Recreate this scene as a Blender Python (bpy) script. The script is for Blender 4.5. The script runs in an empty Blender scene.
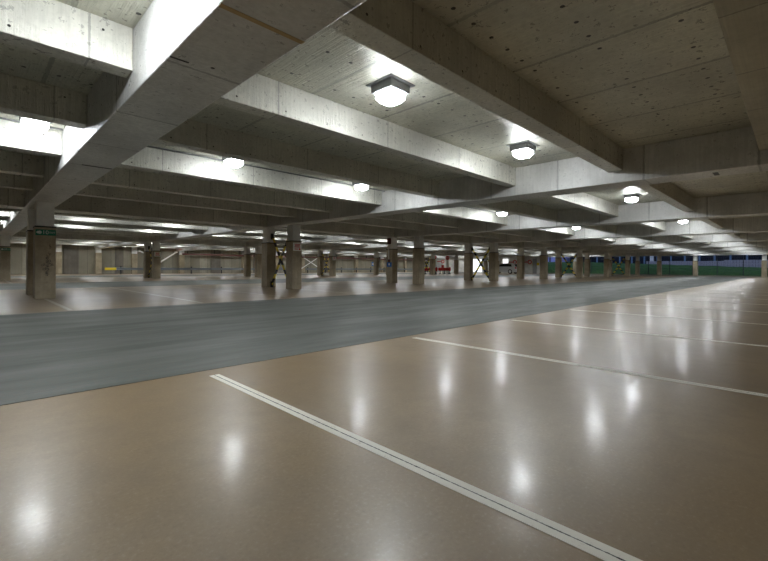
import bpy, bmesh, math, random
from mathutils import Matrix, Vector
random.seed(7)
S = bpy.context.scene
COL = S.collection

# ------------------------------------------------------------------ camera
cam_d = bpy.data.cameras.new('camera'); cam = bpy.data.objects.new('camera', cam_d); COL.objects.link(cam)
YAW = math.radians(44.9185); ROLL = math.radians(0.38)
fwd = Vector((math.cos(YAW), math.sin(YAW), 0)); rgt = Vector((math.sin(YAW), -math.cos(YAW), 0)); up = Vector((0, 0, 1))
r2 = rgt * math.cos(ROLL) + up * math.sin(ROLL); u2 = up * math.cos(ROLL) - rgt * math.sin(ROLL)
M = Matrix((r2, u2, -fwd)).transposed().to_4x4(); M.translation = Vector((0, 0, 0.85))
cam.matrix_world = M
cam_d.sensor_width = 36; cam_d.lens = 413.14 / 768 * 36
cam_d.shift_y = (266.95 - 280.5) / 768
cam_d.clip_start = 0.02; cam_d.clip_end = 400
S.camera = cam

# ------------------------------------------------------------------ world and exposure
W = bpy.data.worlds.new('world'); S.world = W; W.use_nodes = True
bg = W.node_tree.nodes['Background']; bg.inputs[0].default_value = (0.30, 0.38, 0.62, 1); bg.inputs[1].default_value = 1.0
S.view_settings.view_transform = 'Standard'; S.view_settings.look = 'None'; S.view_settings.gamma = 1
S.view_settings.use_curve_mapping = False
S.view_settings.exposure = 0.27
LAMP = 86.0
S.cycles.max_bounces = 14; S.cycles.diffuse_bounces = 12; S.cycles.glossy_bounces = 4
S.cycles.sample_clamp_indirect = 8.0

# ------------------------------------------------------------------ levels (metres)
ZS, ZR, ZM = 3.017, 2.626, 2.414            # slab, cross rib soffit, main beam soffit
BX = [1.345 + 7.29 * k for k in range(-1, 9)]   # main beam centre lines, BX[1] is the one nearest the camera
PERIOD = 16.3
YF, YB = 13.44, 15.29

# ------------------------------------------------------------------ materials
def new_mat(name):
    m = bpy.data.materials.new(name); m.use_nodes = True
    return m, m.node_tree.nodes, m.node_tree.links, m.node_tree.nodes['Principled BSDF']

def nd(ns, t, **kw):
    n = ns.new(t)
    for k, v in kw.items(): setattr(n, k, v)
    return n

def mth(ns, ls, op, a, b=None, c=None):
    n = ns.new('ShaderNodeMath'); n.operation = op
    for i, v in enumerate((a, b, c)):
        if v is None: continue
        if isinstance(v, (int, float)): n.inputs[i].default_value = v
        else: ls.new(v, n.inputs[i])
    return n.outputs[0]

def mixc(ns, ls, fac, a, b, mode='MIX'):
    n = ns.new('ShaderNodeMix'); n.data_type = 'RGBA'; n.blend_type = mode
    for i, v in ((0, fac), (6, a), (7, b)):
        if isinstance(v, (int, float)): n.inputs[i].default_value = v
        elif isinstance(v, tuple): n.inputs[i].default_value = (*v, 1)
        else: ls.new(v, n.inputs[i])
    return n.outputs[2]

def noise(ns, ls, vec, scale, detail=4, rough=0.55, stretch=None):
    if stretch:
        mp = ns.new('ShaderNodeMapping'); ls.new(vec, mp.inputs[0]); mp.inputs['Scale'].default_value = stretch; vec = mp.outputs[0]
    n = ns.new('ShaderNodeTexNoise'); ls.new(vec, n.inputs['Vector'])
    n.inputs['Scale'].default_value = scale; n.inputs['Detail'].default_value = detail; n.inputs['Roughness'].default_value = rough
    return n.outputs['Fac']

def ramp(ns, ls, v, lo, hi, a=0.0, b=1.0):
    n = ns.new('ShaderNodeMapRange'); ls.new(v, n.inputs[0])
    for i, x in enumerate((lo, hi, a, b)): n.inputs[i + 1].default_value = x
    return n.outputs[0]

def plain(name, col, rough=0.6, metal=0.0, emit=None, strength=0.0, var=0.12):
    m, ns, ls, b = new_mat(name)
    g = ns.new('ShaderNodeNewGeometry').outputs['Position']
    n = noise(ns, ls, g, 9.0)
    dark = tuple(c * (1 - var) for c in col); lite = tuple(min(1, c * (1 + var)) for c in col)
    ls.new(mixc(ns, ls, n, dark, lite), b.inputs['Base Color'])
    b.inputs['Roughness'].default_value = rough; b.inputs['Metallic'].default_value = metal
    if emit:
        b.inputs['Emission Color'].default_value = (*emit, 1); b.inputs['Emission Strength'].default_value = strength
    return m

def concrete(name, col, rough=0.6, metal=0.0, crumple=0.0, joint=None, boards=None, holes=None, stain=0.35, spec=0.5, bump=0.25, panelvar=0.28, blotch=1.0, stain_col=None):
    """cast concrete: blotches, board grain, panel joints and tie holes, all from world position"""
    m, ns, ls, b = new_mat(name)
    P = ns.new('ShaderNodeNewGeometry').outputs['Position']
    big = noise(ns, ls, P, 0.9 * blotch, 5, 0.6); fine = noise(ns, ls, P, 14, 5, 0.7)
    c = mixc(ns, ls, ramp(ns, ls, big, 0.38, 0.62), tuple(x * 0.78 for x in col), tuple(min(1, x * 1.12) for x in col))
    c = mixc(ns, ls, ramp(ns, ls, fine, 0.50, 0.72, 0, stain * 0.8), c, stain_col or tuple(x * 0.45 for x in col))
    hgt = mth(ns, ls, 'MULTIPLY', fine, 0.5)
    sx = ns.new('ShaderNodeSeparateXYZ'); ls.new(P, sx.inputs[0])
    if crumple:
        cr = noise(ns, ls, P, 30, 6, 0.8); hgt = mth(ns, ls, 'ADD', hgt, mth(ns, ls, 'MULTIPLY', cr, crumple))
        b.inputs['Metallic'].default_value = metal
    if boards:
        st = noise(ns, ls, P, 1.0, 3, 0.6, boards)
        hgt = mth(ns, ls, 'ADD', hgt, mth(ns, ls, 'MULTIPLY', st, 0.9))
        c = mixc(ns, ls, ramp(ns, ls, st, 0.42, 0.6, 0, 0.4), c, tuple(x * 0.7 for x in col))
    for (ax, pitch, off, w) in (joint or []):
        f = mth(ns, ls, 'FRACT', mth(ns, ls, 'DIVIDE', mth(ns, ls, 'ADD', sx.outputs[ax], off), pitch))
        d = mth(ns, ls, 'MULTIPLY', mth(ns, ls, 'ABSOLUTE', mth(ns, ls, 'SUBTRACT', f, 0.5)), pitch)
        wob = mth(ns, ls, 'MULTIPLY', fine, w * 1.4)
        k = mth(ns, ls, 'LESS_THAN', d, wob)
        c = mixc(ns, ls, mth(ns, ls, 'MULTIPLY', k, 0.7), c, tuple(x * 0.35 for x in col))
        hgt = mth(ns, ls, 'SUBTRACT', hgt, mth(ns, ls, 'MULTIPLY', k, 0.8))
        pn = ns.new('ShaderNodeTexWhiteNoise'); pn.noise_dimensions = '1D'
        ls.new(mth(ns, ls, 'FLOOR', mth(ns, ls, 'ADD', mth(ns, ls, 'DIVIDE', mth(ns, ls, 'ADD', sx.outputs[ax], off), pitch), 0.5)), pn.inputs['W'])
        c = mixc(ns, ls, mth(ns, ls, 'MULTIPLY', pn.outputs['Value'], panelvar), c, tuple(x * 0.6 for x in col))
    for (a0, p0, o0, a1, p1, o1, r, keep) in (holes or []):
        u = mth(ns, ls, 'DIVIDE', mth(ns, ls, 'ADD', sx.outputs[a0], o0), p0); v = mth(ns, ls, 'DIVIDE', mth(ns, ls, 'ADD', sx.outputs[a1], o1), p1)
        wn = ns.new('ShaderNodeTexWhiteNoise'); wn.noise_dimensions = '2D'
        cb = ns.new('ShaderNodeCombineXYZ'); ls.new(mth(ns, ls, 'FLOOR', u), cb.inputs[0]); ls.new(mth(ns, ls, 'FLOOR', v), cb.inputs[1]); ls.new(cb.outputs[0], wn.inputs[0])
        du = mth(ns, ls, 'MULTIPLY', mth(ns, ls, 'SUBTRACT', mth(ns, ls, 'FRACT', u), 0.5), p0)
        dv = mth(ns, ls, 'MULTIPLY', mth(ns, ls, 'SUBTRACT', mth(ns, ls, 'FRACT', v), 0.5), p1)
        dd = mth(ns, ls, 'SQRT', mth(ns, ls, 'ADD', mth(ns, ls, 'MULTIPLY', du, du), mth(ns, ls, 'MULTIPLY', dv, dv)))
        k = mth(ns, ls, 'MULTIPLY', mth(ns, ls, 'LESS_THAN', dd, r), mth(ns, ls, 'LESS_THAN', wn.outputs['Value'], keep))
        c = mixc(ns, ls, k, c, (0.012, 0.010, 0.008))
        hgt = mth(ns, ls, 'SUBTRACT', hgt, mth(ns, ls, 'MULTIPLY', k, 1.5))
    bp = ns.new('ShaderNodeBump'); bp.inputs['Strength'].default_value = bump; bp.inputs['Distance'].default_value = 0.012
    ls.new(hgt, bp.inputs['Height']); ls.new(bp.outputs[0], b.inputs['Normal'])
    ls.new(c, b.inputs['Base Color'])
    ls.new(ramp(ns, ls, fine, 0.35, 0.65, rough - 0.1, rough + 0.15), b.inputs['Roughness'])
    b.inputs['Specular IOR Level'].default_value = spec
    return m

SOF = (0.30, 0.285, 0.26)
HOLES_SLAB = [(0, 0.305, 0.05, 1, 0.66, -0.39, 0.021, 0.82)]
M_SLAB = concrete('slab_concrete', (0.67, 0.66, 0.555), 0.34, joint=[(0, 1.21, 0.0, 0.03)], boards=(40, 1.5, 1), holes=HOLES_SLAB, stain=0.5, bump=0.9, metal=0.3, crumple=0.5)
M_RIB = concrete('rib_concrete', (0.70, 0.69, 0.615), 0.34, joint=[(0, 1.83, 0.2, 0.013)], boards=(30, 20, 1.6), holes=[(0, 0.61, 0.1, 2, 0.22, 0.06, 0.011, 0.45)], stain=0.4, bump=0.9, metal=0.3, crumple=0.7)
M_MAIN = concrete('main_beam_concrete', (0.68, 0.675, 0.65), 0.36, joint=[(1, 1.5, 0.35, 0.022)], boards=(14, 26, 1.6), holes=[(1, 0.75, 0.1, 0, 0.3, 0.0, 0.016, 0.4)], stain=0.35, bump=0.8, metal=0.2, crumple=0.6)
M_EDGE = concrete('board_marked_concrete', (0.52, 0.495, 0.385), 0.5, joint=[(0, 1.21, 0.5, 0.015)], boards=(0.6, 45, 20), stain=0.25, bump=0.4)
M_SHAFT = concrete('column_concrete', (0.44, 0.37, 0.255), 0.62, boards=(9, 9, 0.8), stain=0.5, bump=0.4, blotch=2)
M_CAP = concrete('column_head_paint', (0.82, 0.82, 0.80), 0.5, stain=0.15, bump=0.15)
M_WALL = concrete('wall_concrete', (0.36, 0.335, 0.26), 0.7, panelvar=0.9, joint=[(0, 0.93, 0.1, 0.04)], boards=(9, 9, 0.6), stain=0.4, bump=0.3)
M_WALLD = concrete('wall_panel_dark', (0.20, 0.18, 0.15), 0.75, boards=(9, 9, 0.6), stain=0.4, bump=0.3)
M_WHITE = concrete('white_wall_paint', (0.80, 0.80, 0.77), 0.6, joint=[(1, 3.2, 0.0, 0.012)], stain=0.06, bump=0.08)

def floor_mat():
    m, ns, ls, b = new_mat('polished_floor_concrete')
    P = ns.new('ShaderNodeNewGeometry').outputs['Position']
    a = noise(ns, ls, P, 0.55, 6, 0.62); f = noise(ns, ls, P, 7, 6, 0.7); g = noise(ns, ls, P, 60, 3, 0.7)
    c = mixc(ns, ls, ramp(ns, ls, a, 0.38, 0.62), (0.290, 0.205, 0.115), (0.410, 0.308, 0.190))
    c = mixc(ns, ls, ramp(ns, ls, f, 0.40, 0.70, 0, 0.30), c, (0.24, 0.18, 0.12))
    c = mixc(ns, ls, ramp(ns, ls, g, 0.54, 0.68, 0, 0.3), c, (0.52, 0.43, 0.32))
    c = mixc(ns, ls, ramp(ns, ls, g, 0.45, 0.33, 0, 0.3), c, (0.17, 0.125, 0.085))
    sc = noise(ns, ls, P, 2.2, 6, 0.75)
    c = mixc(ns, ls, ramp(ns, ls, sc, 0.42, 0.62, 0, 0.38), c, (0.215, 0.16, 0.105))
    ls.new(c, b.inputs['Base Color'])
    ls.new(ramp(ns, ls, mth(ns, ls, 'ADD', mth(ns, ls, 'MULTIPLY', sc, 0.6), mth(ns, ls, 'MULTIPLY', g, 0.4)), 0.30, 0.70, 0.27, 0.43), b.inputs['Roughness'])
    vo = ns.new('ShaderNodeTexVoronoi'); ls.new(P, vo.inputs[0]); vo.inputs['Scale'].default_value = 28
    pit = ramp(ns, ls, vo.outputs['Distance'], 0.0, 0.16, 0.0, 1.0)
    msk = ramp(ns, ls, noise(ns, ls, P, 1.3, 4, 0.6), 0.52, 0.66)
    h = mth(ns, ls, 'ADD', mth(ns, ls, 'MULTIPLY', mth(ns, ls, 'MULTIPLY', mth(ns, ls, 'SUBTRACT', pit, 1.0), msk), 0.4), mth(ns, ls, 'ADD', mth(ns, ls, 'MULTIPLY', f, 0.45), mth(ns, ls, 'MULTIPLY', g, 0.35)))
    bp = ns.new('ShaderNodeBump'); bp.inputs['Strength'].default_value = 0.07; bp.inputs['Distance'].default_value = 0.01
    ls.new(h, bp.inputs['Height']); ls.new(bp.outputs[0], b.inputs['Normal'])
    b.inputs['Specular IOR Level'].default_value = 0.55
    b.inputs['Coat Weight'].default_value = 0.15; b.inputs['Coat Roughness'].default_value = 0.12
    ls.new(bp.outputs[0], b.inputs['Coat Normal']); ls.new(ramp(ns, ls, sc, 0.3, 0.7, 0.19, 0.07), b.inputs['Coat Weight'])
    return m
M_FLOOR = floor_mat()

def aisle_mat():
    m, ns, ls, b = new_mat('grey_aisle_coating')
    P = ns.new('ShaderNodeNewGeometry').outputs['Position']
    a = noise(ns, ls, P, 1.0, 6, 0.65, (0.35, 1.8, 1)); f = noise(ns, ls, P, 30, 4, 0.7)
    c = mixc(ns, ls, ramp(ns, ls, a, 0.38, 0.62), (0.084, 0.083, 0.072), (0.138, 0.138, 0.123))
    c = mixc(ns, ls, ramp(ns, ls, f, 0.48, 0.64, 0, 0.5), c, (0.07, 0.12, 0.122))
    ls.new(c, b.inputs['Base Color'])
    ls.new(ramp(ns, ls, a, 0.3, 0.75, 0.62, 0.45), b.inputs['Roughness'])
    bp = ns.new('ShaderNodeBump'); bp.inputs['Strength'].default_value = 0.3; bp.inputs['Distance'].default_value = 0.004
    ls.new(f, bp.inputs['Height']); ls.new(bp.outputs[0], b.inputs['Normal'])
    return m
M_AISLE = aisle_mat()

def line_mat():
    m, ns, ls, b = new_mat('worn_white_line_paint')
    P = ns.new('ShaderNodeNewGeometry').outputs['Position']
    f = noise(ns, ls, P, 16, 6, 0.75)
    c = mixc(ns, ls, ramp(ns, ls, f, 0.58, 0.72, 0, 0.75), (0.93, 0.90, 0.80), (0.50, 0.43, 0.34))
    sx = ns.new('ShaderNodeSeparateXYZ'); ls.new(P, sx.inputs[0])
    fr = mth(ns, ls, 'FRACT', mth(ns, ls, 'ADD', mth(ns, ls, 'DIVIDE', mth(ns, ls, 'SUBTRACT', sx.outputs[0], 1.346), 2.443), 0.5))
    d = mth(ns, ls, 'MULTIPLY', mth(ns, ls, 'ABSOLUTE', mth(ns, ls, 'SUBTRACT', fr, 0.5)), 2.443)
    n2 = noise(ns, ls, P, 40, 3, 0.7)
    k = mth(ns, ls, 'LESS_THAN', d, mth(ns, ls, 'MULTIPLY', mth(ns, ls, 'SUBTRACT', n2, 0.2), 0.009))
    c = mixc(ns, ls, k, c, (0.06, 0.055, 0.05))
    ls.new(c, b.inputs['Base Color']); b.inputs['Roughness'].default_value = 0.6
    return m
M_LINE = line_mat()
M_LINE2 = plain('faded_line_paint', (0.55, 0.52, 0.46), 0.45, var=0.3)

def stripe_mat():
    m, ns, ls, b = new_mat('yellow_black_hazard_stripes')
    P = ns.new('ShaderNodeNewGeometry').outputs['Position']; sx = ns.new('ShaderNodeSeparateXYZ'); ls.new(P, sx.inputs[0])
    k = mth(ns, ls, 'LESS_THAN', mth(ns, ls, 'FRACT', mth(ns, ls, 'DIVIDE', sx.outputs[2], 0.36)), 0.5)
    ls.new(mixc(ns, ls, k, (0.012, 0.012, 0.012), (0.95, 0.72, 0.05)), b.inputs['Base Color']); b.inputs['Roughness'].default_value = 0.5
    return m
M_STRIPE = stripe_mat()

M_DIFF = plain('lamp_diffuser', (0.9, 0.9, 0.9), 0.4, emit=(0.91, 0.96, 1.0), strength=LAMP, var=0.0)
def lamp_profile(m):   # the frosted base of the diffuser glows more strongly than its sides
    ns, ls = m.node_tree.nodes, m.node_tree.links; b = ns['Principled BSDF']
    sx = ns.new('ShaderNodeSeparateXYZ'); ls.new(ns.new('ShaderNodeNewGeometry').outputs['True Normal'], sx.inputs[0])
    ls.new(ramp(ns, ls, sx.outputs[2], 0.0, -1.0, LAMP * 0.5, LAMP * 1.3), b.inputs['Emission Strength'])
lamp_profile(M_DIFF)
M_GREY = plain('grey_lamp_metal', (0.33, 0.34, 0.35), 0.45, 0.3)
M_PIPE = plain('dull_conduit_steel', (0.16, 0.16, 0.16), 0.5, 0.5)
M_BLACK = plain('black_paint', (0.015, 0.015, 0.015), 0.5)
M_YEL = plain('yellow_paint', (0.80, 0.62, 0.03), 0.45)
M_WPAINT = plain('white_enamel', (0.88, 0.88, 0.85), 0.45)
M_RED = plain('red_paint', (0.62, 0.03, 0.03), 0.4)
M_DRED = plain('dark_red_pipe_paint', (0.12, 0.035, 0.03), 0.5)
M_GREEN = plain('green_sign_plate', (0.005, 0.20, 0.11), 0.35)
M_BLUE = plain('blue_sign_plate', (0.01, 0.14, 0.50), 0.35)
M_GALV = plain('galvanised_steel', (0.17, 0.19, 0.21), 0.4, 0.5)
M_DARKST = plain('dark_fence_steel', (0.03, 0.035, 0.04), 0.5, 0.3)
M_CARP = plain('silver_car_paint', (0.62, 0.64, 0.66), 0.3, 0.15, var=0.03)
M_GLASS = plain('dark_car_glass', (0.02, 0.025, 0.03), 0.06)
M_TYRE = plain('tyre_rubber', (0.015, 0.015, 0.015), 0.8)
M_TAN = plain('tan_joint_board', (0.42, 0.30, 0.15), 0.8)
M_TAIL = plain('red_tail_lens', (0.5, 0.01, 0.01), 0.2)

# ------------------------------------------------------------------ mesh helpers
class MB:
    def __init__(s): s.bm = bmesh.new()
    def box(s, x0, x1, y0, y1, z0, z1, bev=0.0):
        vs = [s.bm.verts.new(p) for p in ((x0, y0, z0), (x1, y0, z0), (x1, y1, z0), (x0, y1, z0), (x0, y0, z1), (x1, y0, z1), (x1, y1, z1), (x0, y1, z1))]
        fs = [s.bm.faces.new([vs[i] for i in q]) for q in ((3, 2, 1, 0), (4, 5, 6, 7), (0, 1, 5, 4), (1, 2, 6, 5), (2, 3, 7, 6), (3, 0, 4, 7))]
        if bev:
            es = list({e for f in fs for e in f.edges}); bmesh.ops.bevel(s.bm, geom=es, offset=bev, segments=2, affect='EDGES', profile=0.5)
        return s
    def tube(s, a, b, r, n=8, r1=None, cap=True):
        a = Vector(a); b = Vector(b); d = (b - a).normalized(); t = Vector((0, 0, 1)) if abs(d.z) < 0.9 else Vector((1, 0, 0))
        u = d.cross(t).normalized(); v = d.cross(u); r1 = r if r1 is None else r1
        A = [s.bm.verts.new(a + (u * math.cos(i * 2 * math.pi / n) + v * math.sin(i * 2 * math.pi / n)) * r) for i in range(n)]
        B = [s.bm.verts.new(b + (u * math.cos(i * 2 * math.pi / n) + v * math.sin(i * 2 * math.pi / n)) * r1) for i in range(n)]
        for i in range(n): s.bm.faces.new((A[i], B[i], B[(i + 1) % n], A[(i + 1) % n]))
        if cap: s.bm.faces.new(A); s.bm.faces.new(B[::-1])
        return s
    def bar(s, a, b, w, t, wdir):
        """flat bar from a to b, width w along wdir-ish, thickness t"""
        a = Vector(a); b = Vector(b); d = (b - a).normalized(); u = Vector(wdir); u = (u - d * u.dot(d)).normalized(); v = d.cross(u)
        c = [u * w / 2 + v * t / 2, u * w / 2 - v * t / 2, -u * w / 2 - v * t / 2, -u * w / 2 + v * t / 2]
        A = [s.bm.verts.new(a + q) for q in c]; B = [s.bm.verts.new(b + q) for q in c]
        for i in range(4): s.bm.faces.new((A[i], B[i], B[(i + 1) % 4], A[(i + 1) % 4]))
        s.bm.faces.new(A); s.bm.faces.new(B[::-1]); return s
    def prism(s, pts, y0, y1):
        """pts (x,z) outline extruded in y"""
        A = [s.bm.verts.new((x, y0, z)) for x, z in pts]; B = [s.bm.verts.new((x, y1, z)) for x, z in pts]; n = len(pts)
        for i in range(n): s.bm.faces.new((A[i], A[(i + 1) % n], B[(i + 1) % n], B[i]))
        s.bm.faces.new(A[::-1]); s.bm.faces.new(B); return s
    def loft(s, loops, close=True):
        R = [[s.bm.verts.new(p) for p in l] for l in loops]; n = len(R[0])
        for a, b in zip(R, R[1:]):
            for i in range(n): s.bm.faces.new((a[i], a[(i + 1) % n], b[(i + 1) % n], b[i]))
        if close: s.bm.faces.new(R[0][::-1]); s.bm.faces.new(R[-1])
        return s
    def obj(s, name, mat, parent=None, loc=(0, 0, 0), smooth=False):
        bmesh.ops.recalc_face_normals(s.bm, faces=s.bm.faces[:])
        me = bpy.data.meshes.new(name); s.bm.to_mesh(me); s.bm.free(); me.materials.append(mat)
        if smooth:
            for p in me.polygons: p.use_smooth = True
        o = bpy.data.objects.new(name, me); COL.objects.link(o); o.location = loc
        if parent: o.parent = parent
        return o

def tag(o, label=None, cat=None, group=None, kind=None):
    if label: o['label'] = label
    if cat: o['category'] = cat
    if group: o['group'] = group
    if kind: o['kind'] = kind
    return o
def empty(name, loc, label, cat, group=None, rz=0):
    o = bpy.data.objects.new(name, None); COL.objects.link(o); o.location = loc; o.rotation_euler = (0, 0, rz); o.empty_display_size = 0.1
    return tag(o, label, cat, group)
def dup(root, loc, label=None, group=None):
    r = root.copy(); COL.objects.link(r); r.location = loc
    if label: r['label'] = label
    if group: r['group'] = group
    for ch in list(root.children):
        c = ch.copy(); COL.objects.link(c); c.parent = r
        for g in list(ch.children):
            d = g.copy(); COL.objects.link(d); d.parent = c
    return r
def text_obj(name, txt, size, mat, parent, loc, rot, depth=0.002, align='CENTER'):
    cu = bpy.data.curves.new(name, 'FONT'); cu.body = txt; cu.size = size; cu.extrude = depth; cu.align_x = align; cu.align_y = 'CENTER'
    t = bpy.data.objects.new(name + '_src', cu); COL.objects.link(t)
    dg = bpy.context.evaluated_depsgraph_get(); me = bpy.data.meshes.new_from_object(t.evaluated_get(dg)); me.name = name
    bpy.data.objects.remove(t); bpy.data.curves.remove(cu)
    me.materials.clear(); me.materials.append(mat)
    o = bpy.data.objects.new(name, me); COL.objects.link(o); o.parent = parent; o.location = loc; o.rotation_euler = rot
    return o
ORD = ['first', 'second', 'third', 'fourth', 'fifth', 'sixth', 'seventh', 'eighth', 'ninth', 'tenth', 'eleventh', 'twelfth', 'thirteenth', 'fourteenth', 'fifteenth', 'sixteenth',
       'seventeenth', 'eighteenth', 'nineteenth', 'twentieth', 'twenty-first', 'twenty-second', 'twenty-third', 'twenty-fourth', 'twenty-fifth']
def beam_name(k): return ORD[k] + ' main beam' if k else 'big near main beam'   # k = 0 is the beam overhead at upper left

# ------------------------------------------------------------------ room shell
XL, XR, YN, YW = -9.0, 60.5, -14.0, 47.0
tag(MB().box(XL, XR, YN, YW, -0.3, 0).obj('floor', M_FLOOR), kind='structure')
tag(MB().box(XL, XR, YN, YW, ZS, ZS + 0.25).obj('ceiling', M_SLAB), kind='structure')
tag(MB().box(XL - 0.3, XL, YN, YW, 0, ZS).obj('wall_left_added', M_WALL), kind='structure')  # unseen wall, added to stop outside light leaking in
tag(MB().box(XL, XR, YN - 0.3, YN, 0, ZS).obj('wall_near_added', M_WALL), kind='structure')  # unseen end wall, added to close the hall against sky light
tag(MB().box(XL, XR + 0.3, YW, YW + 0.3, 0, ZS).obj('wall_far', M_WALL), kind='structure')
tag(MB().box(XR, XR + 0.3, 27.3, YW, 0, ZS).obj('wall_right', M_WHITE), kind='structure')
tag(MB().box(XR, XR + 0.3, YN, -0.6, 0, ZS).obj('wall_right_near', M_WALL), kind='structure')
# grey painted drive aisles
for i, (a, b) in enumerate(((3.384, 9.42), (18.75, 24.8), (34.9, 40.6))):
    tag(MB().box(XL, XR - 0.1, a, b, 0.0, 0.003).obj('aisle_floor', M_AISLE),
        ['broad dark grey painted drive lane crossing the near floor', 'grey painted drive lane beyond the first row of columns', 'distant grey painted drive lane before the far wall'][i], 'driving lane', kind='structure')
    pass

# parking bay lines: near block, then blocks between the aisles
def bay_line(x, y0, y1, split=True):
    b = MB(); w = 0.078
    b.box(x - w / 2, x + w / 2, y0, y1, 0, 0.002)
    return b.obj('parking_line', M_LINE if split else M_LINE2)
for i in range(0, 24):
    x = 1.346 + 2.443 * i
    if x > XR - 1: break
    o = bay_line(x, -2.0, 3.2 if i == 0 else 3.26)
    tag(o, '%s white bay line from the camera, near side of the grey lane' % ORD[i], 'parking line', 'bay lines on the near brown floor', 'structure')
for bi, (a, b) in enumerate(((9.6, 18.5), (25.0, 34.7))):
    for i in range(0, 24):
        x = 1.333 + 2.43 * i
        if x > XR - 1: break
        on_col = (i % 3 == 0)
        f, k = (YF - 0.22 + bi * PERIOD, YB + 0.22 + bi * PERIOD)
        segs = [(a, f), (k, b)] if on_col else [(a, b)]
        for j, (s0, s1) in enumerate(segs):
            tag(bay_line(x, s0, s1, False), '%s white bay line from the left in the %s parking block%s' % (ORD[i], ['first', 'second'][bi], '' if not on_col else [', in front of a column', ', behind a column'][j]),
                'parking line', 'bay lines beyond the grey lane', 'structure')

# ------------------------------------------------------------------ main beams, cross ribs
for k, x in enumerate(BX):
    b = MB().box(x - 0.3, x + 0.3, YN, YW, ZM, ZS, 0.012)
    o = b.obj('ceiling_beam', M_MAIN)
    if k == 1:
        MB().box(x - 0.295, x + 0.295, 2.43, 2.47, ZM - 0.003, ZM + 0.02).obj('joint_filler', M_TAN, o)
        MB().box(x - 0.295, x - 0.16, 3.31, 3.33, ZM - 0.003, ZM + 0.01).obj('black_slot_plate', M_BLACK, o)  # flat black plates here and below paint the dark inside soffit slots
        MB().box(x - 0.12, x + 0.28, 7.86, 7.92, ZM - 0.003, ZM + 0.01).obj('black_slot_plate', M_BLACK, o)
    if k == 2: MB().box(x - 0.13, x + 0.14, 0.90, 0.97, ZM - 0.003, ZM + 0.01).obj('black_slot_plate', M_BLACK, o)
    if k == 0: lab = 'deep concrete main beam running away beyond the left edge of the picture'
    elif k == 1: lab = 'big pale concrete main beam overhead at upper left, running down to the left column pair'
    else: lab = 'deep concrete main beam, %s from the big near beam, running over its own column pairs' % ORD[k - 2]
    tag(o, lab, 'beam', 'deep main beams', 'thing')

RIBS = [(2.222, 0.25), (4.30, 0.22), (6.37, 0.24), (8.42, 0.22), (10.68, 0.24), (12.76, 0.24)]
rows = []
rows.append((-0.08, 0.48, ZR, 'wide'))
for p in range(3):
    o = p * PERIOD
    for y, w in RIBS:
        if y + o < YW - 1: rows.append((y + o, w, ZR, 'rib'))
    if p < 2:
        rows.append((14.87 + o, 0.74, ZM + 0.0, 'deep')); rows.append((16.45 + o, 0.26, ZR, 'rib'))
rows.sort()
for k in range(0, 9):
    x0, x1 = BX[k] + 0.3, BX[k + 1] - 0.3 if k + 1 < len(BX) else XR
    if k == 8: x0, x1 = BX[8] + 0.3, BX[9] - 0.3
    for j, (y, w, z, t) in enumerate(rows):
        m = M_EDGE if t == 'wide' else M_RIB
        bo = MB().box(x0, x1, y, y + w, z, ZS, 0.008).obj('ceiling_rib', m)
        bay = 'left of the big beam' if k == 0 else ('right of the big beam' if k == 1 else 'in the %s bay right of the big beam' % ORD[k - 1])
        kindn = {'wide': 'wide board-marked rib', 'rib': 'concrete rib', 'deep': 'deep cross beam'}[t]
        tag(bo, '%s %s, %s away from camera' % (kindn, bay, ORD[j]), 'ceiling rib', 'concrete cross ribs', 'thing')
# facade beam
tag(MB().box(60.0, XR, -0.6, 27.3, ZM + 0.02, ZS).obj('trim_1', M_RIB), kind='structure')

# ------------------------------------------------------------------ columns
def make_column(name='concrete_column'):
    t = empty(name, (0, 0, 0), 'column', 'column')
    MB().box(-0.20, 0.205, -0.225, 0.225, 0, 1.79, 0.012).obj('shaft', M_SHAFT, t)
    MB().box(-0.207, 0.212, -0.232, 0.232, 1.775, 1.81, 0.004).obj('dark_band', M_BLACK, t)
    MB().box(-0.175, 0.175, -0.19, 0.19, 1.81, ZM, 0.01).obj('painted_head', M_CAP, t)
    return t
proto = None
COLS = {}
def column(x, y, lab, grp=None):
    global proto
    if proto is None:
        proto = make_column(); proto.location = (x, y, 0); r = proto
        tag(r, lab, 'column', grp or 'concrete columns')
    else:
        r = dup(proto, (x, y, 0), lab, grp or 'concrete columns')
    return r
rowname = {(0, 0): 'nearer', (0, 1): 'farther'}
for p in range(2):
    for k in range(1, 9):
        for q, y in enumerate((YF, YB)):
            x = BX[k] + (0.01 if k > 1 else -0.015)
            where = 'left edge of the picture' if k == 1 else ''
            lab = '%s column of the %s pair from the left, %s row, brown with pale head' % (['nearer', 'farther'][q], ORD[k - 1], ['near', 'far'][p])
            if p == 0 and k == 1 and q == 0: lab = 'big near left concrete column with cracked face and green sign'
            COLS[(p, k, q)] = column(x, y + p * PERIOD, lab)
for i, y in enumerate((2.4, 8.35, 11.95, 14.3, 22.0)):
    column(60.15, y, 'concrete column at the open right-hand side, %s from the right edge of the picture' % ORD[i])
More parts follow.
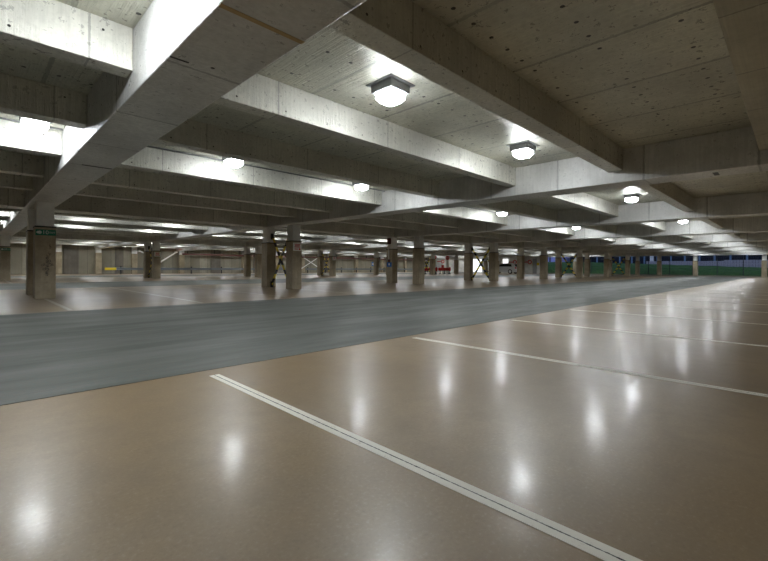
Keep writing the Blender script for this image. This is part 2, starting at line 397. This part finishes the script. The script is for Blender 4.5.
# cracks and spalls on the near left column are real shallow chips
def cracked():
    m = M_SHAFT.copy(); m.name = 'column_concrete_spalled'; ns, ls = m.node_tree.nodes, m.node_tree.links; b = ns['Principled BSDF']
    P = ns.new('ShaderNodeNewGeometry').outputs['Position']; sx = ns.new('ShaderNodeSeparateXYZ'); ls.new(P, sx.inputs[0])
    n1 = noise(ns, ls, P, 9, 8, 0.72, (1, 1, 0.7))
    dx = mth(ns, ls, 'ABSOLUTE', mth(ns, ls, 'SUBTRACT', mth(ns, ls, 'ADD', sx.outputs[0], mth(ns, ls, 'MULTIPLY', sx.outputs[2], -0.10)), BX[1] - 0.06))
    dz = mth(ns, ls, 'ABSOLUTE', mth(ns, ls, 'SUBTRACT', sx.outputs[2], 0.85))
    fall = mth(ns, ls, 'ADD', mth(ns, ls, 'MULTIPLY', dx, 1.7), mth(ns, ls, 'MULTIPLY', dz, 0.32))
    k = ramp(ns, ls, mth(ns, ls, 'SUBTRACT', n1, fall), 0.36, 0.44)
    k = mth(ns, ls, 'MULTIPLY', k, ramp(ns, ls, noise(ns, ls, P, 38, 5, 0.8), 0.42, 0.56))
    old = b.inputs['Base Color'].links[0].from_socket
    ls.new(mixc(ns, ls, k, old, (0.05, 0.042, 0.035)), b.inputs['Base Color'])
    return m
for c in COLS[(0, 1, 0)].children:
    if c.name.startswith('shaft'):
        c.data = c.data.copy(); c.data.materials[0] = cracked(); c['label'] = 'shaft with dark cracks and spalled patches'
CX, CY = BX[1] - 0.015, YF - 0.225

# ------------------------------------------------------------------ hazard-striped X braces inside odd pairs
def brace(x, y0, y1, lab):
    t = empty('cross_brace', (x, y0, 0), lab, 'cross brace', 'striped cross braces between column pairs')
    L = y1 - y0
    MB().bar((0.012, 0.06, 0.12), (0.012, L - 0.06, 2.05), 0.125, 0.012, (0, 1, 0)).obj('brace_bar', M_STRIPE, t)
    MB().bar((-0.012, L - 0.06, 0.12), (-0.012, 0.06, 2.05), 0.125, 0.012, (0, 1, 0)).obj('brace_bar', M_STRIPE, t)
    MB().tube((-0.03, L / 2, 1.085), (0.03, L / 2, 1.085), 0.07, 12).obj('centre_bolt', M_BLACK, t)
    for (yy, zz) in ((0.04, 0.12), (L - 0.04, 0.12), (0.04, 2.05), (L - 0.04, 2.05)):
        MB().box(-0.05, 0.05, yy - 0.03, yy + 0.03, zz - 0.12, zz + 0.12, 0.004).obj('bracket', M_BLACK, t)
for p in range(2):
    for k in (2, 4, 6, 8):
        brace(BX[k] + 0.01, YF + 0.225 + p * PERIOD, YB - 0.225 + p * PERIOD,
              'yellow and black cross brace between columns of the %s pair, %s row' % (ORD[k - 1], ['near', 'far'][p]))

# ------------------------------------------------------------------ ceiling lamps
def make_lamp():
    t = empty('ceiling_lamp', (0, 0, 0), 'lamp', 'lamp')
    MB().box(-0.21, 0.21, -0.21, 0.21, -0.012, 0, 0.004).obj('mounting_plate', M_GREY, t)
    MB().loft([[(sx * a, sy * a, z) for sx, sy in ((-1, -1), (1, -1), (1, 1), (-1, 1))] for a, z in ((0.165, -0.012), (0.162, -0.095), (0.152, -0.105))]).obj('housing', M_GREY, t)
    h = 0.145; c = 0.045
    def octo(a, cc, z): return [(-a + cc, -a, z), (a - cc, -a, z), (a, -a + cc, z), (a, a - cc, z), (a - cc, a, z), (-a + cc, a, z), (-a, a - cc, z), (-a, -a + cc, z)]
    MB().loft([octo(h, c, -0.105), octo(h, c, -0.16), octo(h - 0.04, c * 0.8, -0.205)]).obj('diffuser', M_DIFF, t)
    return t
lamp0 = None; nl = 0
bay_off = (2.18, 5.62)
for ri, y in enumerate((3.43, 7.84, 3.43 + PERIOD, 7.84 + PERIOD, 3.43 + 2 * PERIOD, 7.84 + 2 * PERIOD, -8.5, 44.4)):  # the last row is added to brighten the far wall
    for k in range(0, 9):
        for q, off in enumerate(bay_off):
            x = BX[k] + off
            if k == 0: x = (-2.9, 0.66)[q]
            if k == 1: x = (3.53, 6.90)[q] + (0.13 if ri % 2 else 0)
            if k == 2: x = (10.68, 13.72)[q] + ((0.0, 0.42)[q] if ri % 2 else 0)
            if ri == 6 and k > 4: continue
            rn = ['first', 'second', 'third', 'fourth', 'fifth', 'sixth', 'rear', 'added wall-side'][ri]
            lab = 'lit square ceiling lamp, %s of its row, in the %s row' % (ORD[2 * k + q], rn)
            if ri == 6: lab = 'lit square ceiling lamp behind the camera'
            if ri == 0 and k == 1: lab = ['biggest lit square ceiling lamp, at top centre', 'second biggest lit ceiling lamp, on the same ceiling strip right of the biggest'][q]
            if lamp0 is None:
                lamp0 = make_lamp(); lamp0.location = (x, y, ZS); tag(lamp0, lab, 'lamp', 'square ceiling lamps')
            else: dup(lamp0, (x, y, ZS), lab, 'square ceiling lamps')
# conduit along the second lamp row
for ri, y in ((1, 8.30), (3, 8.30 + PERIOD)):
    for k in range(0, 5):
        x0, x1 = BX[k] + 0.3, BX[k + 1] - 0.3
        tag(MB().tube((x0, y, ZS - 0.014), (x1, y, ZS - 0.014), 0.014, 8).obj('conduit', M_PIPE),
            'thin grey cable pipe on the slab of the %s bay, along the %s lamp row' % (ORD[k], ['second', 'fourth'][ri // 2]), 'cable pipe', 'thin cable pipes on the ceiling')

# ------------------------------------------------------------------ signs on columns
def exit_sign(x, y, lab):
    t = empty('exit_sign', (x, y, 1.65), lab, 'sign', 'green wayfinding signs')
    MB().box(-0.195, 0.2, -0.012, 0, -0.072, 0.072, 0.002).obj('sign_plate', M_GREEN, t)
    R = (math.pi / 2, 0, 0)
    a = MB(); a.prism([(-0.185, 0.0), (-0.145, 0.038), (-0.145, -0.038)], -0.015, -0.012)
    a.obj('arrow_symbol', M_WPAINT, t)
    c = MB(); c.tube((-0.115, -0.015, 0), (-0.115, -0.012, 0), 0.04, 20); c.box(-0.095, -0.075, -0.015, -0.012, -0.006, 0.006); c.obj('round_symbol', M_WPAINT, t)
    text_obj('number_text', '10', 0.13, M_WPAINT, t, (-0.005, -0.013, 0), R)
    text_obj('sign_text', 'EXIT', 0.056, M_WPAINT, t, (0.128, -0.013, 0), R)
exit_sign(BX[1] - 0.015, YF - 0.225, 'green exit sign with number 10 on the big near left column')
exit_sign(BX[1] - 0.015, YF - 0.225 + PERIOD, 'small green exit sign on the far column at the left edge')

def notice(x, y, lab):
    t = empty('notice_sign', (x, y, 1.58), lab, 'sign', 'white notices with red print')
    MB().box(-0.18, 0.19, -0.01, 0, -0.15, 0.15, 0.002).obj('sign_plate', M_WPAINT, t)
    for z, x0, x1 in ((0.095, -0.12, 0.13), (0.045, -0.10, 0.11), (-0.005, -0.12, 0.12), (-0.085, -0.12, 0.02)):   # rows of small unreadable red print
        MB().box(x0, x1, -0.012, -0.01, z - 0.014, z + 0.014).obj('printed_row', M_RED, t)
    MB().tube((0.10, -0.013, -0.085), (0.10, -0.01, -0.085), 0.035, 20).obj('round_symbol', M_RED, t)
notice(BX[2] + 0.01, YF - 0.225, 'white notice with red print on the near column of the second pair')
notice(BX[2] + 0.01, YF - 0.225 + PERIOD, 'white notice with red print on the far-row column of the second pair')
notice(BX[4] + 0.01, YF - 0.225 + PERIOD, 'white notice with red print on the far-row column of the fourth pair')

# blue sign hung on a pipe beside the third pair's farther column
bx, by = BX[3] + 0.01 - 0.20, YB
t = empty('hose_pipe', (bx, by, 0), 'thin pipe with dark red top box on the third pair farther column', 'pipe')
MB().tube((-0.03, 0.02, 1.2), (-0.03, 0.02, 2.1), 0.018, 8).obj('pipe_run', M_WPAINT, t)
MB().box(-0.10, 0.035, -0.09, 0.09, 2.06, 2.38, 0.01).obj('top_box', M_DRED, t)
MB().box(-0.07, 0, -0.06, 0.06, 1.10, 1.25, 0.01).obj('lower_valve', M_DRED, t)
t = empty('blue_sign', (bx, by, 0), 'blue square sign with white mark on the third pair farther column', 'sign')
MB().box(-0.015, 0, -0.17, 0.17, 0.86, 1.10, 0.002).obj('sign_plate', M_BLUE, t)
MB().box(-0.018, -0.015, -0.05, 0.05, 0.94, 1.04).obj('white_symbol', M_WPAINT, t)

# ------------------------------------------------------------------ far wall: pilasters, dark recess panels, rail, pipes
for i, x in enumerate([1.3, 5.6, 8.6, 11.6, 16.1, 23.2, 27.5, 31.5, 36.0, 41.0, 46.5, 52.0]):
    t = empty('wall_pilaster', (x, YW, 0), 'concrete pilaster on the far wall, %s from the left' % ORD[i], 'pilaster', 'far wall pilasters')
    MB().box(-0.24, 0.24, -0.4, 0, 0, 2.0, 0.01).obj('shaft', M_SHAFT, t)
    MB().box(-0.22, 0.22, -0.37, 0, 2.0, ZS, 0.01).obj('painted_head', M_CAP, t)
for i, (a, b) in enumerate([(-1.0, 0.2), (6.0, 7.1), (10.0, 10.7), (12.9, 13.9), (19.3, 20.4), (24.5, 25.6)]):
    tag(MB().box(a, b, YW - 0.06, YW, 0, ZS).obj('trim_%d' % (i + 2), M_WALLD), kind='structure')

def guard_rail(x0, x1, y, lab, yellow=True):
    t = empty('guard_rail', (x0, y, 0), lab, 'guard rail', 'low steel guard rails along the far wall')
    L = x1 - x0
    prof = [(-0.155, 0.0), (-0.09, 0.05), (-0.03, 0.0), (0.03, 0.0), (0.09, 0.05), (0.155, 0.0), (0.155, -0.015), (0.09, 0.035), (0.03, -0.015), (-0.03, -0.015), (-0.09, 0.035), (-0.155, -0.015)]
    MB().loft([[(xx, -p[1], 0.50 + p[0] * 0.75) for p in prof] for xx in (0, L)]).obj('rail_beam', M_GALV, t)
    n = int(L / 3.0) + 1
    for i in range(n):
        xx = 0.4 + i * (L - 0.8) / max(1, n - 1)
        MB().box(xx - 0.05, xx + 0.05, 0.016, 0.12, 0, 0.75, 0.005).obj('rail_post', M_DARKST, t)
    if yellow: MB().box(-0.9, 0.02, -0.07, 0.06, 0.38, 0.62, 0.03).obj('end_cap', M_YEL, t)
guard_rail(9.75, 30.0, 45.4, 'long low steel guard rail with yellow end at the far wall left')
guard_rail(31.0, 46.0, 45.4, 'low steel guard rail continuing along the middle of the far wall', False)
guard_rail(46.8, 56.5, 45.2, 'low steel guard rail at the right end of the far wall', False)
t = empty('sprinkler_pipe', (16, 46.3, 2.08), 'dark red pipe running along the far wall under the beams', 'pipe')
MB().tube((0, 0, 0), (42, 0, 0), 0.09, 10).obj('pipe_run', M_DRED, t)
for i in range(15): MB().box(0.5 + i * 2.9, 0.56 + i * 2.9, -0.03, 0.03, 0, ZS - 2.08).obj('hanger', M_DARKST, t)
for i, (xa, za, xb, zb) in enumerate([(12.0, 2.3, 13.1, 1.75), (13.9, 1.2, 15.5, 2.28)]):
    t = tag(MB().bar((xa, 46.55, za), (xb, 46.55, zb), 0.13, 0.05, (0, 0, 1)).box(xa - 0.08, xa + 0.08, 46.5, YW - 0.005, za - 0.08, za + 0.08).box(xb - 0.08, xb + 0.08, 46.5, YW - 0.005, zb - 0.08, zb + 0.08).obj('diagonal_brace', M_WPAINT),
            ['white diagonal brace on the far wall left of the far striped pair', 'white diagonal brace rising right of the far striped pair'][i], 'brace')
t = empty('white_cross_brace', (32.6, 46.50, 0), 'white steel cross brace on the far wall right of the second near pair', 'cross brace')
MB().bar((-1.75, 0, 2.35), (1.6, 0, 0.55), 0.12, 0.03, (0, 0, 1)).obj('brace_bar', M_WPAINT, t)
MB().bar((-1.5, 0.04, 0.55), (1.75, 0.04, 2.35), 0.12, 0.03, (0, 0, 1)).box(-1.55, -1.4, 0.04, 0.495, 0.5, 0.65).box(1.6, 1.75, 0.04, 0.495, 2.25, 2.4).obj('brace_bar', M_WPAINT, t)
t = empty('blue_wall_sign', (44.7, YW, 0), 'small blue sign on the far wall', 'sign')
MB().box(-0.32, 0.32, -0.02, 0, 1.0, 1.6, 0.003).obj('sign_plate', M_BLUE, t)
MB().tube((0, -0.024, 1.3), (0, -0.02, 1.3), 0.16, 18).obj('white_symbol', M_WPAINT, t)
t = empty('alarm_lamp', (15.4, 46.0, 2.75), 'tiny red lamp high at the far wall', 'lamp')
MB().box(-0.1, 0.1, -0.05, 1.0, -0.05, 0.05, 0.01).obj('bracket', M_BLACK, t)
MB().tube((0, -0.12, 0), (0, -0.05, 0), 0.08, 12).obj('red_lens', plain('red_lamp_lens', (0.8, 0.05, 0.03), 0.3, emit=(1, 0.08, 0.04), strength=4), t)

# ------------------------------------------------------------------ things at the far right: red barriers, signs, car
def world(px, depth, z=0):
    a = (px - 384) / 413.14 * depth
    p = fwd * depth + rgt * a
    return Vector((p.x, p.y, z))
def red_barrier(p, L, lab):
    t = empty('red_barrier', p, lab, 'barrier', 'red barriers near the white wall', rz=YAW - math.pi / 2)
    MB().loft([[(x, r * math.cos(a), 0.62 + r * 1.15 * math.sin(a)) for a in [i * math.pi / 6 for i in range(12)]] for x, r in ((-L / 2, 0.12), (-L / 2 + 0.08, 0.18), (L / 2 - 0.32, 0.18), (L / 2 - 0.26, 0.14), (L / 2 - 0.2, 0.23), (L / 2 - 0.04, 0.23), (L / 2, 0.12))]).obj('rail', M_RED, t, smooth=True)
    for x in (-L / 2 + 0.25, 0, L / 2 - 0.2):
        MB().box(x - 0.05, x + 0.05, -0.05, 0.05, 0, 0.5).obj('leg', M_BLACK, t)
        MB().box(x - 0.16, x + 0.16, -0.22, 0.22, 0, 0.07, 0.01).obj('foot', M_BLACK, t)
red_barrier(world(430.3, 50), 1.75, 'nearer red barrier on black feet, left of the two')
red_barrier(world(444.5, 53), 1.6, 'farther red barrier with rounded end, right of the two')
def round_sign(p, lab):
    t = empty('round_sign', p, lab, 'sign', 'round red signs on white posts', rz=YAW - math.pi / 2)
    MB().box(-0.16, 0.16, -0.05, 0.05, 0, 2.0, 0.01).obj('post', M_WPAINT, t)
    MB().tube((-0.02, -0.09, 2.1), (-0.02, -0.05, 2.1), 0.26, 20).obj('sign_disc', M_RED, t)
    MB().box(-0.17, 0.13, -0.094, -0.09, 2.06, 2.14).obj('white_bar', M_WPAINT, t)
round_sign(world(434.5, 51.2), 'red round sign on a pale post above the nearer red barrier')
round_sign(world(447.5, 54.5), 'red round sign on a pale post above the farther red barrier')
p = world(442.6, 54.2)
t = empty('ticket_machine', p, 'small red box on a post behind the red barrier', 'ticket machine', rz=YAW - math.pi / 2)
MB().box(-0.12, 0.12, -0.1, 0.1, 0, 0.75).obj('post', M_WPAINT, t)
MB().box(-0.16, 0.16, -0.13, 0.13, 0.75, 1.15, 0.02).obj('red_head', M_RED, t)

def hub(px, z, y):   # point on the white wall
    a = math.atan2(1, 1)
def wall_y(px):
    ang = YAW - math.atan((px - 384) / 413.14); return XR * math.tan(ang)
def arrow_mark(px0, px1, z, lab):
    y0, y1 = wall_y(px1), wall_y(px0); yc = (y0 + y1) / 2
    t = empty('wall_marking', (XR, yc, z), lab, 'sign', 'red markings on the white wall')
    L = y1 - y0
    MB().box(-0.02, 0, L * 0.02, L / 2, -0.07, 0.07).obj('bar', M_RED, t)
    b = MB(); n = 20
    for i in range(n):
        a0, a1 = i * 2 * math.pi / n, (i + 1) * 2 * math.pi / n
        c = -L * 0.22
        q = [(-0.02, c + r * math.cos(a), r * math.sin(a)) for r, a in ((0.34, a0), (0.34, a1), (0.19, a1), (0.19, a0))]
        vs = [b.bm.verts.new(v) for v in q]; ws = [b.bm.verts.new((0, v[1], v[2])) for v in q]
        b.bm.faces.new(vs)
        for j in range(4): b.bm.faces.new((vs[j], vs[(j + 1) % 4], ws[(j + 1) % 4], ws[j]))
    b.obj('ring', M_RED, t)
arrow_mark(509, 517, 1.75, 'red bar and ring marking on the white wall above the car')
arrow_mark(524, 532, 1.75, 'red bar and ring marking on the white wall right of the car')
arrow_mark(437, 445, 1.9, 'red bar and ring marking on the white wall behind the red barriers')
yv = wall_y(536)
tag(MB().box(XR - 0.02, XR, yv - 0.5, yv + 0.6, 1.25, 1.65).obj('yellow_sign', M_YEL), 'yellow sign plate on the white wall at its right end', 'sign')
y0, y1 = wall_y(508.5), wall_y(503)
t = empty('light_panel', (XR, (y0 + y1) / 2, 0), 'bright white lit panel on the wall above the car', 'light panel')
h = (y1 - y0) / 2
MB().box(-0.08, 0, -h - 0.1, h + 0.1, 1.1, 2.35, 0.01).obj('panel_frame', M_GREY, t)
MB().box(-0.1, -0.08, -h, h, 1.18, 2.28).obj('panel_face', plain('lit_panel_face', (0.9, 0.9, 0.9), 0.4, emit=(1, 1, 0.96), strength=1.0, var=0), t)
for i, px in enumerate((534.8,)):
    y = wall_y(px)
    tag(MB().box(XR - 0.12, XR, y - 0.3, y + 0.3, 0, 2.3).obj('door_%d' % (i + 1), M_GREY), kind='structure')

y0, y1 = wall_y(482), wall_y(468.5)
t = empty('lit_doorway', (XR, (y0 + y1) / 2, 0), 'bright lit doorway in the white wall behind the fourth column pair', 'doorway')
h = (y1 - y0) / 2
MB().box(-0.08, 0, -h - 0.1, h + 0.1, 0.02, 2.35, 0.01).obj('door_frame', M_GREY, t)
MB().box(-0.1, -0.08, -h, h, 0.1, 2.28).obj('lit_glass', bpy.data.materials['lit_panel_face'], t)

def car(p, rz):
    t = empty('car', p, 'silver hatchback car parked beyond the columns before the white wall', 'car', rz=rz)
    L, w = 2.15, 0.88
    # body outline, x forward
    prof = [(-L, 0.35), (-L - 0.02, 0.62), (-L + 0.04, 0.95), (-1.2, 1.0), (0.6, 0.98), (1.2, 0.93), (1.95, 0.80), (2.14, 0.62), (2.15, 0.35), (1.9, 0.22), (-1.9, 0.22)]
    b = MB(); ys = [(-w, 0.94), (-w + 0.07, 1.0), (w - 0.07, 1.0), (w, 0.94)]
    b.loft([[(x * (0.985 if s < 1 else 1), y, 0.6 + (z - 0.6) * s) for x, z in prof] for y, s in ys]); b.obj('body', M_CARP, t)
    cab = [(-L + 0.10, 0.96), (-L + 0.42, 1.42), (-1.0, 1.50), (0.0, 1.47), (0.55, 1.30), (1.15, 0.95)]
    b = MB(); b.loft([[(x, -w + 0.03, z) if z < 1 else (x, -w + 0.16, z) for x, z in cab], [(x, w - 0.03, z) if z < 1 else (x, w - 0.16, z) for x, z in cab]]); b.obj('roof', M_CARP, t)
    for s in (-1, 1):
        win = [(-1.6, 1.02), (-1.45, 1.36), (-0.95, 1.42), (0.0, 1.40), (0.45, 1.26), (0.85, 1.02)]
        b = MB(); b.loft([[(x, s * (w - 0.05 - (z - 1.0) * 0.24), z) for x, z in win], [(x, s * (w - 0.0 - (z - 1.0) * 0.26), z) for x, z in win]]); b.obj('side_window', M_GLASS, t)
    b = MB(); b.loft([[(-2.09 + (z - 1.0) * 0.62 - d, y, z) for y, z in ((-0.68, 1.02), (0.68, 1.02), (0.6, 1.36), (-0.6, 1.36))] for d in (0.0, 0.02)]); b.obj('rear_window', M_GLASS, t)
    for s in (-1, 1):
        MB().box(-L - 0.03, -L + 0.12, s * 0.74 - 0.12, s * 0.74 + 0.12, 0.72, 0.94, 0.02).obj('tail_light', M_TAIL, t)
        for x in (-1.35, 1.32):
            wh = MB().tube((x, s * (w - 0.2), 0.32), (x, s * (w + 0.02), 0.32), 0.32, 24).obj('wheel', M_TYRE, t)
            MB().tube((x, s * (w + 0.0), 0.32), (x, s * (w + 0.035), 0.32), 0.2, 16).obj('hub_cap', M_CARP, wh)
            wh
    MB().box(-L - 0.06, -L + 0.1, -0.8, 0.8, 0.3, 0.52, 0.04).obj('bumper', M_CARP, t)
    MB().box(-L - 0.045, -L, -0.26, 0.26, 0.60, 0.72).obj('number_plate', M_YEL, t)
pc = world(509.5, 58.5)
car(Vector((pc.x + 0.75, pc.y + 1.2, 0)), math.pi / 2)

# ------------------------------------------------------------------ open side: kerb, mesh fence, bank, timber fence, building
tag(MB().box(XR - 0.1, XR + 0.3, -0.6, 27.3, 0, 0.12, 0.01).obj('trim_9', M_WALL), kind='structure')
t = empty('mesh_fence', (XR + 0.1, 0, 0), 'dark steel mesh fence closing the open side of the car park', 'fence')
ys = [-0.4 + 2.27 * i for i in range(13)]
for y in ys: MB().box(-0.03, 0.03, y - 0.035, y + 0.035, 0.12, 2.40).obj('fence_post', M_DARKST, t)
b = MB()
for i in range(7): b.box(-0.008, 0.008, -0.4, 26.9, 0.2 + i * 0.34, 0.212 + i * 0.34)
for i in range(140): b.box(-0.005, 0.005, -0.4 + i * 0.195, -0.392 + i * 0.195, 0.2, 2.3)
b.obj('wire_mesh', M_DARKST, t)

def grass_mat():
    m, ns, ls, b = new_mat('dark_green_grass')
    P = ns.new('ShaderNodeNewGeometry').outputs['Position']
    n = noise(ns, ls, P, 5, 6, 0.75)
    ls.new(mixc(ns, ls, ramp(ns, ls, n, 0.35, 0.65), (0.010, 0.040, 0.006), (0.045, 0.135, 0.018)), b.inputs['Base Color'])
    b.inputs['Roughness'].default_value = 0.9; return m
M_GRASS = grass_mat()
# ground outside and a rough grass bank
b = MB(); nx, ny = 14, 90; vs = []
for i in range(nx + 1):
    row = []
    for j in range(ny + 1):
        x = XR + 0.32 + i * (5.4 / nx); y = -8 + j * (60 / ny)
        hgt = (1 - (1 - min(1, i / (nx * 0.75))) ** 2) * (0.95 + 0.036 * max(-2, min(y, 24)))
        row.append(b.bm.verts.new((x, y, hgt + (random.uniform(-0.05, 0.05) if i else 0))))
    vs.append(row)
for i in range(nx):
    for j in range(ny): b.bm.faces.new((vs[i][j], vs[i + 1][j], vs[i + 1][j + 1], vs[i][j + 1]))
g = b.obj('grass_bank', M_GRASS); tag(g, 'dark green grass bank outside the open side', 'grass', kind='stuff')
tag(MB().box(XR + 0.3, 110, -30, 90, -0.4, -0.02).obj('outside_ground', M_GRASS), 'dark ground outside the car park', 'ground', kind='structure')
t = empty('timber_fence', (66.3, 0, 0.9), 'pale lavender grey timber board fence above the grass bank', 'fence')
M_BOARD = plain('weathered_fence_board', (0.42, 0.39, 0.43), 0.8, var=0.3)
for i in range(56):
    y = -1.5 + i * 0.29
    MB().box(0, 0.03, y, y + 0.27, -0.3, 0.98 + random.uniform(-0.02, 0.02) + (0.12 if y < 6.2 else 0)).obj('fence_board', M_BOARD, t)
MB().box(0.03, 0.09, -1.5, 14.7, 0.6, 0.7).obj('fence_rail', M_BOARD, t)

t = empty('outside_office_building', (70.0, 0, 0), 'dim building behind the timber fence with a row of dark windows', 'building')
M_BWALL = plain('dim_cladding', (0.035, 0.045, 0.07), 0.7)
M_BGL = plain('dark_window_glass', (0.006, 0.010, 0.020), 0.25)
M_MUL = plain('pale_blue_mullion', (0.16, 0.25, 0.36), 0.5)
MB().box(0, 8, -6, 26.4, -0.1, 8).obj('wall', M_BWALL, t)
for i in range(17):
    y = -2.0 + i * 1.62
    f = MB().box(-0.05, 0, y, y + 1.5, 1.3, 3.4).obj('window', M_BGL, t)
    MB().box(-0.12, -0.05, y - 0.16, y + 0.04, 1.2, 3.5).obj('mullion', M_MUL, f)
tag(MB().tube((66.95, 14.2, 0), (66.95, 14.2, 4.0), 0.24, 12).obj('white_post', M_WPAINT), 'pale round post rising behind the timber fence', 'post')
t = empty('outside_clad_building', (68, 32.5, 0), 'lavender clad building side seen past the fifth column pair', 'building')
M_LAV = plain('lavender_cladding', (0.50, 0.52, 0.95), 0.6)
MB().box(0, 6, -5.5, 8, -0.1, 6).obj('wall', M_LAV, t)
for i in range(7):
    MB().box(-0.05, 0, -5.3 + i * 1.6, -5.1 + i * 1.6, 0, 6).obj('panel_strip', M_BWALL, t)
